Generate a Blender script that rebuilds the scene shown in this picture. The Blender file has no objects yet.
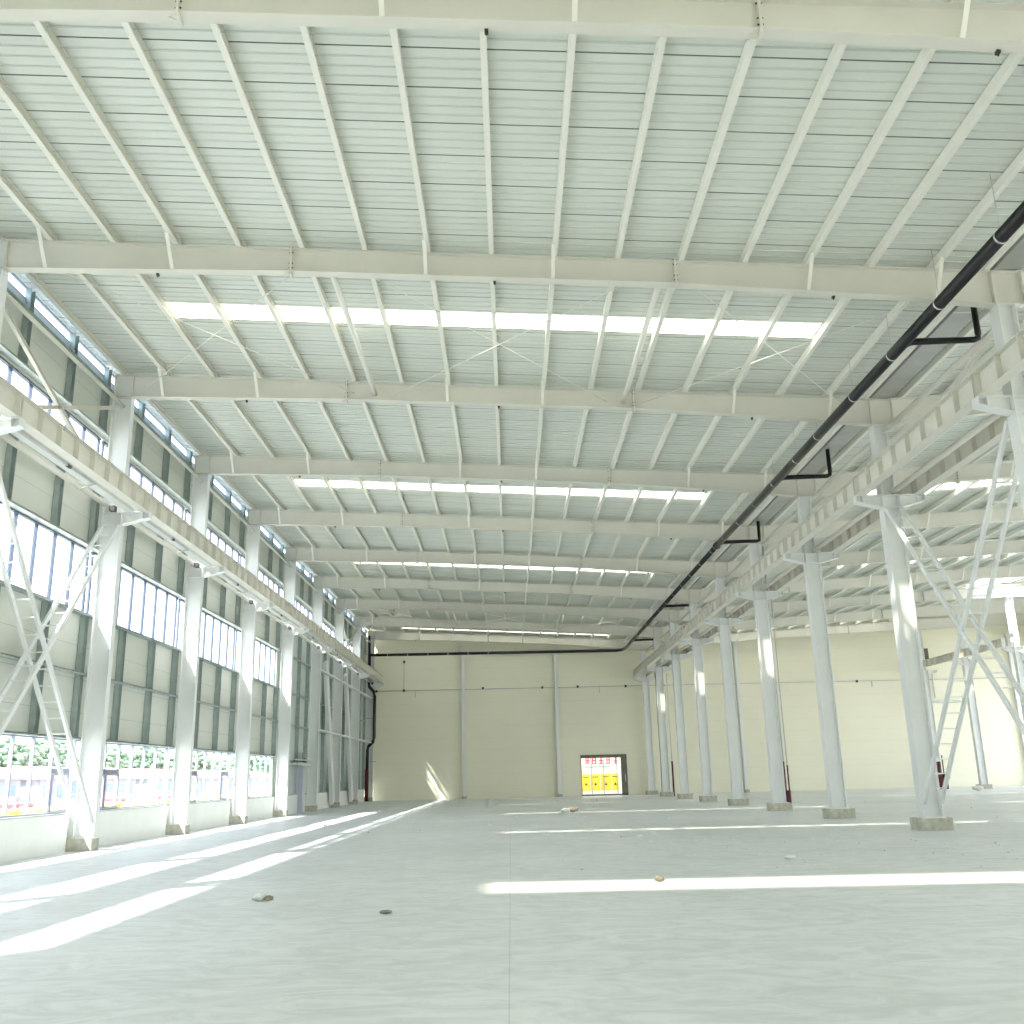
import bpy, math, random
from mathutils import Vector, Matrix
random.seed(7)
C = bpy.context.scene.collection
SC = bpy.context.scene
ORD = ['zeroth', 'first', 'second', 'third', 'fourth', 'fifth', 'sixth', 'seventh', 'eighth', 'ninth', 'tenth', 'eleventh',
       'twelfth', 'thirteenth', 'fourteenth', 'fifteenth', 'sixteenth', 'seventeenth', 'eighteenth', 'nineteenth', 'twentieth']
CNT = ['no', 'one', 'two', 'three', 'four', 'five', 'six', 'seven', 'eight', 'nine', 'ten']


def F(k):                       # Y of structural frame k (8 m bays)
    return 28.55 + 8.0 * (k - 3)


# ------------------------------------------------------------------ mesh builder
class MB:
    def __init__(s):
        s.v, s.f, s.sm = [], [], []

    def quad(s, pts, smooth=False):
        b = len(s.v)
        s.v += [tuple(p) for p in pts]
        s.f.append(tuple(range(b, b + len(pts))))
        s.sm.append(smooth)
        return s

    def hexa(s, p):             # 8 points: bottom ring 0-3, top ring 4-7
        b = len(s.v)
        s.v += [tuple(q) for q in p]
        for f in ((3, 2, 1, 0), (4, 5, 6, 7), (0, 1, 5, 4), (1, 2, 6, 5), (2, 3, 7, 6), (3, 0, 4, 7)):
            s.f.append(tuple(b + i for i in f))
            s.sm.append(False)
        return s

    def box(s, x0, x1, y0, y1, z0, z1):
        return s.hexa([(x0, y0, z0), (x1, y0, z0), (x1, y1, z0), (x0, y1, z0), (x0, y0, z1), (x1, y0, z1), (x1, y1, z1), (x0, y1, z1)])

    def bar(s, p, q, w, h, up=(0, 0, 1)):   # box along p->q, w across, h along "up"
        p, q, up = Vector(p), Vector(q), Vector(up)
        d = (q - p).normalized()
        sd = d.cross(up)
        if sd.length < 1e-5:
            sd = d.cross(Vector((1, 0, 0)))
        sd.normalize()
        u = sd.cross(d).normalized()
        sd, u = sd * w / 2, u * h / 2
        return s.hexa([p - sd - u, p + sd - u, q + sd - u, q - sd - u, p - sd + u, p + sd + u, q + sd + u, q - sd + u])

    def tube(s, pts, r, n=12, cap=True):
        pts = [Vector(p) for p in pts]
        rings = []
        for i, p in enumerate(pts):
            a = pts[max(i - 1, 0)]
            c = pts[min(i + 1, len(pts) - 1)]
            d = (c - a).normalized()
            k = 1.0
            if 0 < i < len(pts) - 1:
                e = (p - a).normalized()
                k = 1.0 / max(0.5, math.cos(e.angle((c - p).normalized()) / 2))
            ref = Vector((0, 0, 1)) if abs(d.z) < .9 else Vector((0, 1, 0))
            x = d.cross(ref).normalized()
            y = x.cross(d).normalized()
            b = len(s.v)
            rr = r[i] if isinstance(r, (list, tuple)) else r
            for j in range(n):
                t = 2 * math.pi * j / n
                s.v.append(tuple(p + x * math.cos(t) * rr * (k if abs(d.z) < .9 else 1) + y * math.sin(t) * rr * k))
            rings.append(b)
        for a, c in zip(rings, rings[1:]):
            for j in range(n):
                s.f.append((a + j, a + (j + 1) % n, c + (j + 1) % n, c + j))
                s.sm.append(True)
        if cap:
            s.f.append(tuple(rings[0] + j for j in reversed(range(n))))
            s.f.append(tuple(rings[-1] + j for j in range(n)))
            s.sm += [False, False]
        return s

    def prism(s, poly, axis, a, b):         # 2D polygon extruded along an axis
        def P(u, v, w):
            return {'x': (w, u, v), 'y': (u, w, v), 'z': (u, v, w)}[axis]
        n = len(poly)
        k = len(s.v)
        s.v += [P(u, v, a) for u, v in poly] + [P(u, v, b) for u, v in poly]
        s.f.append(tuple(k + i for i in range(n)))
        s.f.append(tuple(k + n + i for i in reversed(range(n))))
        for i in range(n):
            j = (i + 1) % n
            s.f.append((k + i, k + n + i, k + n + j, k + j))
        s.sm += [False] * (n + 2)
        return s

    def blob(s, c, rx, ry, rz, seed=0, n=1):
        rnd = random.Random(seed)
        t = (1 + 5 ** .5) / 2
        vs = [(-1, t, 0), (1, t, 0), (-1, -t, 0), (1, -t, 0), (0, -1, t), (0, 1, t), (0, -1, -t), (0, 1, -t), (t, 0, -1), (t, 0, 1), (-t, 0, -1), (-t, 0, 1)]
        fs = [(0, 11, 5), (0, 5, 1), (0, 1, 7), (0, 7, 10), (0, 10, 11), (1, 5, 9), (5, 11, 4), (11, 10, 2), (10, 7, 6), (7, 1, 8), (3, 9, 4), (3, 4, 2), (3, 2, 6), (3, 6, 8), (3, 8, 9), (4, 9, 5), (2, 4, 11), (6, 2, 10), (8, 6, 7), (9, 8, 1)]
        b = len(s.v)
        for v in vs:
            k = rnd.uniform(.75, 1.15) / 1.9
            s.v.append((c[0] + v[0] * rx * k, c[1] + v[1] * ry * k, max(c[2] + v[2] * rz * k, c[2] - rz * .92)))
        for f in fs:
            s.f.append(tuple(b + i for i in f))
            s.sm.append(False)
        return s

    def mesh(s, name, m):
        me = bpy.data.meshes.new(name)
        me.from_pydata(s.v, [], s.f)
        me.polygons.foreach_set('use_smooth', s.sm)
        me.materials.append(m)
        me.update()
        return me

    def build(s, name, m, parent=None):
        o = bpy.data.objects.new(name, s.mesh(name, m))
        C.objects.link(o)
        if parent:
            o.parent = parent
        return o


def tag(o, label, cat, group=None, kind=None):
    o['label'] = label
    o['category'] = cat
    if group:
        o['group'] = group
    if kind:
        o['kind'] = kind
    return o


def thing(name, label, cat, loc=(0, 0, 0), group=None, kind=None, rotz=0.0):
    o = bpy.data.objects.new(name, None)
    o.empty_display_size = .2
    C.objects.link(o)
    o.location = loc
    o.rotation_euler = (0, 0, rotz)
    return tag(o, label, cat, group, kind)


KIDS = {}


def dup(root, loc, label, group=None, rotz=None):
    """copy a thing with its parts and sub-parts (mesh data shared)"""
    if root not in KIDS:
        KIDS[root] = [(c, list(c.children)) for c in root.children]
    r = root.copy()
    C.objects.link(r)
    r.location = loc
    if rotz is not None:
        r.rotation_euler = (0, 0, rotz)
    r['label'] = label
    if group:
        r['group'] = group
    for ch, subs in KIDS[root]:
        c = ch.copy()
        C.objects.link(c)
        c.parent = r
        for g in subs:
            d = g.copy()
            C.objects.link(d)
            d.parent = c
    return r


# ------------------------------------------------------------------ materials
def mat(name, col, rough=.5, metal=0.0, var=0.0, scale=2.0, bump=0.0, bscale=40.0, stretch=None, spec=None):
    m = bpy.data.materials.new(name)
    m.use_nodes = True
    nt = m.node_tree
    N, L = nt.nodes, nt.links
    b = N['Principled BSDF']
    b.inputs['Roughness'].default_value = rough
    b.inputs['Metallic'].default_value = metal
    if spec is not None:
        b.inputs['Specular IOR Level'].default_value = spec
    b.inputs['Base Color'].default_value = (*col, 1)
    tc = N.new('ShaderNodeTexCoord')
    src = tc.outputs['Object']
    if stretch:
        mp = N.new('ShaderNodeMapping')
        mp.inputs['Scale'].default_value = stretch
        L.new(src, mp.inputs['Vector'])
        src = mp.outputs['Vector']
    if var:
        n = N.new('ShaderNodeTexNoise')
        n.inputs['Scale'].default_value = scale
        n.inputs['Detail'].default_value = 5
        L.new(src, n.inputs['Vector'])
        r = N.new('ShaderNodeValToRGB')
        r.color_ramp.elements[0].position = .3
        r.color_ramp.elements[1].position = .7
        r.color_ramp.elements[0].color = (*[c * (1 - var) for c in col], 1)
        r.color_ramp.elements[1].color = (*[min(1, c * (1 + var)) for c in col], 1)
        L.new(n.outputs['Fac'], r.inputs['Fac'])
        L.new(r.outputs['Color'], b.inputs['Base Color'])
    if bump:
        n2 = N.new('ShaderNodeTexNoise')
        n2.inputs['Scale'].default_value = bscale
        n2.inputs['Detail'].default_value = 6
        L.new(src, n2.inputs['Vector'])
        bp = N.new('ShaderNodeBump')
        bp.inputs['Strength'].default_value = bump
        bp.inputs['Distance'].default_value = .02
        L.new(n2.outputs['Fac'], bp.inputs['Height'])
        L.new(bp.outputs['Normal'], b.inputs['Normal'])
    return m


def lined(m, axis, period, width, dark):
    """panel joints: thin darker lines every `period` metres along an object axis"""
    nt = m.node_tree
    N, L = nt.nodes, nt.links
    b = N['Principled BSDF']
    tc = N.new('ShaderNodeTexCoord')
    sp = N.new('ShaderNodeSeparateXYZ')
    L.new(tc.outputs['Object'], sp.inputs[0])
    d = N.new('ShaderNodeMath')
    d.operation = 'DIVIDE'
    d.inputs[1].default_value = period
    L.new(sp.outputs[axis], d.inputs[0])
    fr = N.new('ShaderNodeMath')
    fr.operation = 'FRACT'
    L.new(d.outputs[0], fr.inputs[0])
    lt = N.new('ShaderNodeMath')
    lt.operation = 'LESS_THAN'
    lt.inputs[1].default_value = width / period
    L.new(fr.outputs[0], lt.inputs[0])
    mx = N.new('ShaderNodeMixRGB')
    mx.blend_type = 'MULTIPLY'
    mx.inputs[2].default_value = (dark, dark, dark, 1)
    L.new(lt.outputs[0], mx.inputs[0])
    bc = b.inputs['Base Color']
    if bc.links:
        L.new(bc.links[0].from_socket, mx.inputs[1])
    else:
        mx.inputs[1].default_value = bc.default_value
    L.new(mx.outputs[0], bc)
    return m


def glassy(name, tint, gloss=.08, rough=.02, translucent=0.0, tcol=(1, 1, 1)):
    m = bpy.data.materials.new(name)
    m.use_nodes = True
    nt = m.node_tree
    N, L = nt.nodes, nt.links
    N.remove(N['Principled BSDF'])
    out = N['Material Output']
    tr = N.new('ShaderNodeBsdfTransparent')
    tr.inputs[0].default_value = (*tint, 1)
    last = tr.outputs[0]
    if translucent:
        tl = N.new('ShaderNodeBsdfTranslucent')
        tl.inputs[0].default_value = (*tcol, 1)
        mx = N.new('ShaderNodeMixShader')
        mx.inputs[0].default_value = translucent
        L.new(last, mx.inputs[1])
        L.new(tl.outputs[0], mx.inputs[2])
        last = mx.outputs[0]
    gl = N.new('ShaderNodeBsdfGlossy')
    gl.inputs['Roughness'].default_value = rough
    mx = N.new('ShaderNodeMixShader')
    mx.inputs[0].default_value = gloss
    L.new(last, mx.inputs[1])
    L.new(gl.outputs[0], mx.inputs[2])
    L.new(mx.outputs[0], out.inputs['Surface'])
    return m


STEEL = mat('painted_steel', (.72, .70, .63), .42, 0, .03, 1.2)
STEELC = mat('painted_column_steel', (.80, .81, .80), .32, 0, .03, .8)
PURL = mat('purlin_paint', (.85, .835, .765), .45, 0, .02, 2)
SHEET = lined(lined(mat('roof_sheet', (.70, .73, .675), .38, 0, .03, .5, stretch=(.15, 1, 1)), 1, 1.0, .035, .45), 1, .25, .03, .84)
PANEL = lined(mat('wall_panel', (.62, .635, .57), .34, 0, .04, .4), 2, .95, .02, .72)
PANELB = lined(mat('green_wall_panel', (.56, .62, .58), .35, 0, .08, .5), 1, .62, .03, .72)
STUD = mat('galvanised_stud', (.38, .44, .425), .4, .25, .12, 3)
GIRT = mat('galvanised_girt', (.50, .55, .53), .38, .25, .1, 3)
CREAM = lined(mat('cream_wall_panel', (.86, .83, .67), .5, 0, .025, .25), 2, 1.0, .018, .9)
DADO = mat('rendered_dado', (.80, .81, .77), .7, 0, .03, 1.5, .15, 30)
SILL = mat('window_sill', (.42, .43, .41), .6, 0, .2, 4)
CONC = mat('pedestal_concrete', (.47, .46, .385), .85, 0, .18, 6, .4, 25)
ALU = mat('aluminium_frame', (.30, .34, .41), .35, .1, .04, 3)
ALUB = mat('blue_grey_mullion', (.09, .115, .16), .4, .1, .04, 3)
PURPLE = mat('purple_grey_frame', (.34, .33, .45), .4, .1, .05, 3)
BLACKP = mat('black_pipe', (.006, .007, .009), .3, 0, .1, 4)
SILVER = mat('silver_clamp', (.75, .76, .76), .25, .9, .05, 8)
GUTTER = mat('gutter_steel', (.46, .47, .45), .38, .35, .1, 1.2)
GREYP = mat('grey_pipe', (.55, .56, .55), .4, .3, .05, 3)
RED = mat('dark_red_paint', (.085, .006, .010), .4, 0, .1, 5)
DARK = mat('dark_fitting', (.05, .05, .048), .5, 0, .2, 6)
OLIVE = mat('olive_door', (.17, .16, .12), .55, 0, .15, 3)
LAV = mat('lavender_grey_paint', (.50, .51, .62), .4, 0, .04, 2)
RUBB = mat('pale_rubble', (.72, .72, .69), .9, 0, .15, 20)
RUBD = mat('brown_rubble', (.27, .24, .19), .9, 0, .2, 20)
GLASS = glassy('window_glass', (.96, .98, 1.0), .07)
BLUEG = glassy('clerestory_sheet', (.78, .86, .97), .05, .1, .8, (.70, .77, .86))
BLUEP = mat('blue_grey_sheet', (.58, .66, .76), .35, .1, .05, 1)
SKYD = glassy('frosted_skylight_sheet', (.9, .9, .9), .04, .2, 1.0, (.95, .95, .9))
SKYL = glassy('skylight_sheet', (.95, .95, .88), .04, .2, .4, (.95, .95, .9))

# floor: pale polished concrete with trowel marks, stains and saw-cut joints
FLOORM = mat('concrete_floor', (.66, .69, .69), .42, 0, 0, 1, .10, 9, spec=.35)


def floor_nodes():
    nt = FLOORM.node_tree
    N, L = nt.nodes, nt.links
    b = N['Principled BSDF']
    tc = N.new('ShaderNodeTexCoord')
    mp = N.new('ShaderNodeMapping')
    mp.inputs['Rotation'].default_value = (0, 0, .5)
    mp.inputs['Scale'].default_value = (.8, 1.5, 1)
    L.new(tc.outputs['Object'], mp.inputs[0])
    n1 = N.new('ShaderNodeTexNoise')
    n1.inputs['Scale'].default_value = 1.4
    n1.inputs['Detail'].default_value = 9
    n1.inputs['Roughness'].default_value = .65
    n1.inputs['Distortion'].default_value = 2.2
    L.new(mp.outputs[0], n1.inputs['Vector'])
    r1 = N.new('ShaderNodeValToRGB')
    e = r1.color_ramp.elements
    e[0].position, e[0].color = .36, (.62, .64, .65, 1)
    e[1].position, e[1].color = .60, (.755, .775, .79, 1)
    L.new(n1.outputs['Fac'], r1.inputs[0])
    n2 = N.new('ShaderNodeTexNoise')
    n2.inputs['Scale'].default_value = .22
    n2.inputs['Detail'].default_value = 4
    L.new(tc.outputs['Object'], n2.inputs['Vector'])
    r2 = N.new('ShaderNodeValToRGB')
    e = r2.color_ramp.elements
    e[0].position, e[0].color = .35, (.90, .91, .905, 1)
    e[1].position, e[1].color = .65, (1.0, 1.0, 1.0, 1)
    L.new(n2.outputs['Fac'], r2.inputs[0])
    mx = N.new('ShaderNodeMixRGB')
    mx.blend_type = 'MULTIPLY'
    mx.inputs[0].default_value = 1
    L.new(r1.outputs[0], mx.inputs[1])
    L.new(r2.outputs[0], mx.inputs[2])
    last = mx.outputs[0]
    sp = N.new('ShaderNodeSeparateXYZ')
    L.new(tc.outputs['Object'], sp.inputs[0])
    for ax, off, per in ((0, .06, 6.0), (1, 3.0, 8.0)):
        a = N.new('ShaderNodeMath')
        a.inputs[1].default_value = off + 600
        L.new(sp.outputs[ax], a.inputs[0])
        d = N.new('ShaderNodeMath')
        d.operation = 'DIVIDE'
        d.inputs[1].default_value = per
        L.new(a.outputs[0], d.inputs[0])
        f = N.new('ShaderNodeMath')
        f.operation = 'FRACT'
        L.new(d.outputs[0], f.inputs[0])
        lt = N.new('ShaderNodeMath')
        lt.operation = 'LESS_THAN'
        lt.inputs[1].default_value = .012 / per
        L.new(f.outputs[0], lt.inputs[0])
        m2 = N.new('ShaderNodeMixRGB')
        m2.blend_type = 'MULTIPLY'
        m2.inputs[2].default_value = (.8, .81, .8, 1)
        L.new(lt.outputs[0], m2.inputs[0])
        L.new(last, m2.inputs[1])
        last = m2.outputs[0]
    L.new(last, b.inputs['Base Color'])


floor_nodes()

# ------------------------------------------------------------------ constants of the hall
YB = 85.45                       # inner face of the back wall
Y0 = -3.45                       # open front end of the hall
SL, CL = -.058, 13.67            # rafter top, left hall: z = CL + SL*x
XV = 12.0                        # valley line
SR = .053                        # right hall slope


def zl(x):
    return CL + SL * x


def zr(x):
    return zl(XV) + SR * (x - XV)


XE = 46.0

# ------------------------------------------------------------------ floor, ground
m = MB().box(-12.75, XE + 2, Y0 - 1, YB + .3, -.3, 0)
tag(m.build('floor', FLOORM), 'pale grey concrete floor of the empty hall', 'floor', kind='structure')
GRASS = mat('pale_paving', (.42, .43, .41), .9, 0, .12, .2)
m = MB().quad([(-400, -200, -.31), (400, -200, -.31), (400, 400, -.31), (-400, 400, -.31)])
tag(m.build('ground', GRASS), 'pale sunlit paving outside the hall', 'ground', kind='structure')


# ------------------------------------------------------------------ roof sheeting
def sheet_profile(y0, y1):
    pts = []
    k = math.floor(y0)
    y = y0
    pts.append((y0, 0))
    n = int(math.floor(y0)) - 1
    while n < y1 + 1:
        for off, w, dz in ((0, .035, .035), (.24, .05, -.022), (.49, .05, -.022), (.74, .05, -.022)):
            a = n + off
            for yy, zz in ((a, 0), (a + w * .25, dz), (a + w * .75, dz), (a + w, 0)):
                if y0 + .002 < yy < y1 - .002:
                    pts.append((yy, zz))
        n += 1
    pts.append((y1, 0))
    return pts


def add_sheet(mb, x0, x1, y0, y1, zf, off=.24):
    pr = sheet_profile(y0, y1)
    for (ya, za), (yb, zb) in zip(pr, pr[1:]):
        mb.quad([(x0, ya, zf(x0) + off + za), (x0, yb, zf(x0) + off + zb), (x1, yb, zf(x1) + off + zb), (x1, ya, zf(x1) + off + za)])
    t = off + .1
    mb.quad([(x0, y0, zf(x0) + t), (x1, y0, zf(x1) + t), (x1, y1, zf(x1) + t), (x0, y1, zf(x0) + t)])


STR = [(7.5, 9.2), (23.88, 24.86), (40.1, 41.2), (56.4, 57.3), (72.4, 73.3), (83.5, 83.85)]
LX0, LX1, LM0, LM1 = -12.75, 11.62, -9.3, 8.72
RX0, RX1, RM0, RM1 = 12.36, XE, 15.2, 33.3
mb = MB()
add_sheet(mb, LX0, LM0, Y0, YB, zl)
add_sheet(mb, LM1, LX1, Y0, YB, zl)
ys = [Y0] + [v for s in STR for v in s] + [YB]
for a, b in zip(ys[::2], ys[1::2]):
    add_sheet(mb, LM0, LM1, a, b, zl)
tag(mb.build('ceiling', SHEET), 'ribbed pale green-white roof sheeting over the main hall', 'ceiling', kind='structure')
mb = MB()
STRR = [(40.0, 41.2), (56.2, 57.3), (72.4, 73.3), (83.5, 83.85)]
add_sheet(mb, RX0, RM0, Y0, YB, zr)
yr = [Y0] + [v for s in STRR for v in s] + [YB]
for a, b in zip(yr[::2], yr[1::2]):
    add_sheet(mb, RM0, RM1, a, b, zr)
add_sheet(mb, RM1, RX1, Y0, 64.0, zr)
add_sheet(mb, RM1, RX1, 69.5, YB, zr)
add_sheet(mb, 37.0, RX1, 64.0, 69.5, zr)
tag(mb.build('ceiling', SHEET), 'ribbed pale roof sheeting over the side hall to the right', 'ceiling', kind='structure')


def skylight(x0, x1, y0, y1, zf, label, g, m_=None):
    t = thing('skylight', label, 'skylight', (0, y0, 0), g, 'thing')
    m = MB()
    a, b = .25, .262
    e, x0, x1 = .004, x0 + .004, x1 - .004
    m.hexa([(x0, e, zf(x0) + a), (x1, e, zf(x1) + a), (x1, y1 - y0 - e, zf(x1) + a), (x0, y1 - y0 - e, zf(x0) + a),
            (x0, e, zf(x0) + b), (x1, e, zf(x1) + b), (x1, y1 - y0 - e, zf(x1) + b), (x0, y1 - y0 - e, zf(x0) + b)])
    m.build('translucent_sheet', m_ or SKYL, t)
    m = MB()
    for yy in (.03, y1 - y0 - .03):
        m.bar((x0 + .03, yy, zf(x0) + .30), (x1 - .03, yy, zf(x1) + .30), .04, .05)
    m.build('edge_flashing', STEEL, t)


SKN = ['bright skylight strip above the camera, out of frame', 'largest bright skylight strip crossed by tie rods, nearest roof bay that has one',
       'second bright skylight strip from the front, main hall roof', 'third narrow skylight strip from the front, main hall roof',
       'fourth skylight strip, almost hidden behind the far rafters', 'last skylight strip right in front of the cream end wall']
for s, n in zip(STR, SKN):
    skylight(LM0, LM1, s[0], s[1], zl, n, 'skylight strips of the main hall', SKYD if s[0] > 80 else None)
for i, s in enumerate(STRR):
    skylight(RM0, RM1, s[0], s[1], zr, ORD[i + 1] + ' skylight strip from the front in the side hall roof', 'skylight strips of the side hall', SKYD if s[0] > 80 else None)

# ------------------------------------------------------------------ columns
XL, XR = -12.02, 11.845


def corbel(t, s, xf, hw, tip, zt=9.80):
    """bracket that carries the crane beam; s = direction, xf = distance of flange face from column centre"""
    c = MB().prism([(s * xf, 9.42), (s * xf, zt), (s * tip, zt), (s * tip, 9.62)], 'y', -.008, .008).build('corbel', STEELC, t)
    MB().box(min(s * xf, s * tip), max(s * xf, s * tip), -hw, hw, zt, zt + .02).build('top_plate', STEELC, c)
    MB().bar((s * xf, 0, 9.42), (s * tip, 0, 9.62), hw * 2, .02).build('sloped_flange', STEELC, c)
    MB().box(s * tip - .01, s * tip + .01, -hw, hw, 9.62, zt).build('end_plate', STEELC, c)
    x = s * (tip - .2)
    MB().box(x - .008, x + .008, -hw, hw, 9.58, zt).build('stiffener', STEELC, c)


def left_col(loc, label, group):
    t = thing('steel_column', label, 'column', loc, group, 'thing')
    MB().box(-.36, .36, -.19, .19, .335, .36).build('base_plate', STEELC, t)
    MB().box(-.28, .28, -.008, .008, .36, 13.55).build('web', STEELC, t)
    MB().box(.28, .30, -.13, .13, .36, 13.55).build('flange', STEELC, t)
    MB().box(-.30, -.28, -.13, .13, .36, 13.55).build('flange', STEELC, t)
    MB().box(-.30, .30, -.13, .13, 13.55, 13.57).build('cap_plate', STEELC, t)
    for z in (9.42, 9.80):
        MB().box(-.28, .28, -.125, .125, z - .01, z + .01).build('stiffener', STEELC, t)
    corbel(t, 1, .30, .13, 1.12)
    return t


def right_col(loc, label, group, top=12.08):
    t = thing('steel_column', label, 'column', loc, group, 'thing')
    MB().box(-.34, .34, -.24, .24, .335, .36).build('base_plate', STEELC, t)
    MB().box(-.255, .255, -.01, .01, .36, 9.80).build('web', STEELC, t)
    MB().box(-.275, -.255, -.2, .2, .36, top).build('flange', STEELC, t)
    MB().box(.255, .275, -.2, .2, .36, 9.80).build('flange', STEELC, t)
    u = MB().box(-.255, .14, -.01, .01, 9.82, top).build('upper_web', STEELC, t)
    MB().box(.14, .16, -.18, .18, 9.82, top).build('upper_flange', STEELC, t)
    MB().box(-.275, .275, -.2, .2, top, top + .02).build('cap_plate', STEELC, t)
    for z in (9.42, 9.80):
        MB().box(-.255, .255, -.195, .195, z - .01, z + .01).build('stiffener', STEELC, t)
    corbel(t, -1, .275, .16, 1.05)
    corbel(t, 1, .275, .16, 1.05)
    return t


def pedestal(loc, w, d, label, group, h=.335):
    m = MB()
    b = .012
    m.box(-w / 2, w / 2, -d / 2, d / 2, 0, h - b)
    m.hexa([(-w / 2, -d / 2, h - b), (w / 2, -d / 2, h - b), (w / 2, d / 2, h - b), (-w / 2, d / 2, h - b),
            (-w / 2 + b, -d / 2 + b, h), (w / 2 - b, -d / 2 + b, h), (w / 2 - b, d / 2 - b, h), (-w / 2 + b, d / 2 - b, h)])
    o = m.build('concrete_pedestal', CONC)
    o.location = loc
    return tag(o, label, 'pedestal', group)


def pos_label(k):
    return ORD[k - 1]


GL, GR = 'steel columns along the glazed left wall', 'steel columns between the two halls'
left_proto = None
for k in range(0, 11):
    lab = ('grey steel column of the glazed left wall, ' + (pos_label(k) + ' in the row from the front' if k >= 2 else 'outside the frame beside the camera, ' + ('near' if k else 'rear')))
    pl = 'concrete block under the ' + (pos_label(k) + ' left-wall column from the front' if k >= 2 else ('nearer' if k else 'rearmost') + ' unseen left-wall column')
    if left_proto is None:
        left_proto = left_col((XL, F(k), 0), lab, GL)
        ped_l = pedestal((-12.11, F(k), 0), .78, .52, pl, 'concrete blocks under the left columns')
    else:
        dup(left_proto, (XL, F(k), 0), lab, GL)
        o = ped_l.copy()
        C.objects.link(o)
        o.location = (-12.11, F(k), 0)
        o['label'] = pl
rp = None
for k in range(1, 11):
    extra = {3: ', braced by ladder-like diagonals', 5: ', red riser behind it'}.get(k, '')
    lab = ('white steel column between halls, ' + (pos_label(k) + ' from the front' + extra if k >= 2 else 'outside the frame beside the camera'))
    pl = 'concrete block under the ' + (pos_label(k) if k >= 2 else 'unseen foremost') + ' steel column of the middle row'
    if rp is None:
        rp = right_col((XR, F(k), 0), lab, GR)
        ped_r = pedestal((XR, F(k) + .02, 0), 1.0, .55, pl, 'concrete blocks under the middle columns')
    else:
        dup(rp, (XR, F(k), 0), lab, GR)
        o = ped_r.copy()
        C.objects.link(o)
        o.location = (XR, F(k) + .02, 0)
        o['label'] = pl
FX = 36.15
fp = None
for i, k in enumerate((8, 9, 10)):
    lab = ORD[i + 1] + ' steel column from the front in the far row of the side hall'
    pl = 'concrete block under the ' + ORD[i + 1] + ' column of the far side-hall row'
    if fp is None:
        fp = right_col((FX, F(k), 0), lab, 'far columns of the side hall', 13.35)
    else:
        dup(fp, (FX, F(k), 0), lab)
    o = ped_r.copy()
    C.objects.link(o)
    o.location = (FX, F(k) + .02, 0)
    o['label'] = pl
    o['group'] = 'concrete blocks under the far columns'


# ------------------------------------------------------------------ rafters
def rafter(name, top, bot, xs, splices, braces, clips, label, loc, group, columns_at):
    """tapered I-section roof beam; xs = break points, top/bot functions of x"""
    t = thing(name, label, 'roof beam', loc, group, 'thing')
    tf, hw = .016, .125
    poly = [(x, bot(x) + tf) for x in xs] + [(x, top(x) - tf) for x in reversed(xs)]
    MB().prism(poly, 'y', -.006, .006).build('web', STEEL, t)
    m = MB()
    for a, b in zip(xs, xs[1:]):
        m.hexa([(a, -hw, top(a) - tf), (b, -hw, top(b) - tf), (b, hw, top(b) - tf), (a, hw, top(a) - tf), (a, -hw, top(a)), (b, -hw, top(b)), (b, hw, top(b)), (a, hw, top(a))])
    m.build('top_flange', STEEL, t)
    m = MB()
    for a, b in zip(xs, xs[1:]):
        m.hexa([(a, -hw, bot(a)), (b, -hw, bot(b)), (b, hw, bot(b)), (a, hw, bot(a)), (a, -hw, bot(a) + tf), (b, -hw, bot(b) + tf), (b, hw, bot(b) + tf), (a, hw, bot(a) + tf)])
    m.build('bottom_flange', STEEL, t)
    for x in splices:
        m = MB().box(x - .022, x + .022, -.13, .13, bot(x) - .09, top(x) + .02)
        m.bar((x - .16, 0, bot(x) - .002), (x - .02, 0, bot(x) - .07), .012, .02)
        o = m.build('splice_plate', STEEL, t)
        b = MB()
        for zz in (.1, .22, .5, .62):
            for yy in (-.08, .08):
                b.tube([(x - .05, yy, bot(x) + zz), (x + .05, yy, bot(x) + zz)], .014, 6)
        b.build('bolts', DARK, o)
    for x in columns_at:
        MB().box(x - .008, x + .008, -.12, .12, bot(x) + tf, top(x) - tf).build('stiffener', STEEL, t)
    for x in braces:
        MB().bar((x, -.62, top(x) + .03), (x, -.10, bot(x) + .03), .014, .085, (1, 0, 0)).build('knee_brace', PURL, t)
    for x in clips:
        m = MB().box(x - .03, x + .03, .06, .14, bot(x) - .05, bot(x) + .025)
        m.tube([(x, .1, bot(x) - .04), (x, .1, bot(x) - .09)], .014, 6)
        m.build('clamp', DARK, t)
    return t


def lb(x):
    P = [(-12.35, 13.62), (-4.95, 13.36), (4.15, 12.84), (9.3, 12.39), (11.6, 12.12), (12.2, 12.10)]
    for (a, za), (b, zb) in zip(P, P[1:]):
        if x <= b:
            return za + (zb - za) * (x - a) / (b - a)
    return P[-1][1]


def rb(x):
    P = [(12.2, 12.10), (12.3, 12.12), (16.0, 12.5), (20.0, 12.72), (30.0, 13.22), (36.0, 13.38), (46, 13.6)]
    for (a, za), (b, zb) in zip(P, P[1:]):
        if x <= b:
            return za + (zb - za) * (x - a) / (b - a)
    return P[-1][1]


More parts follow.
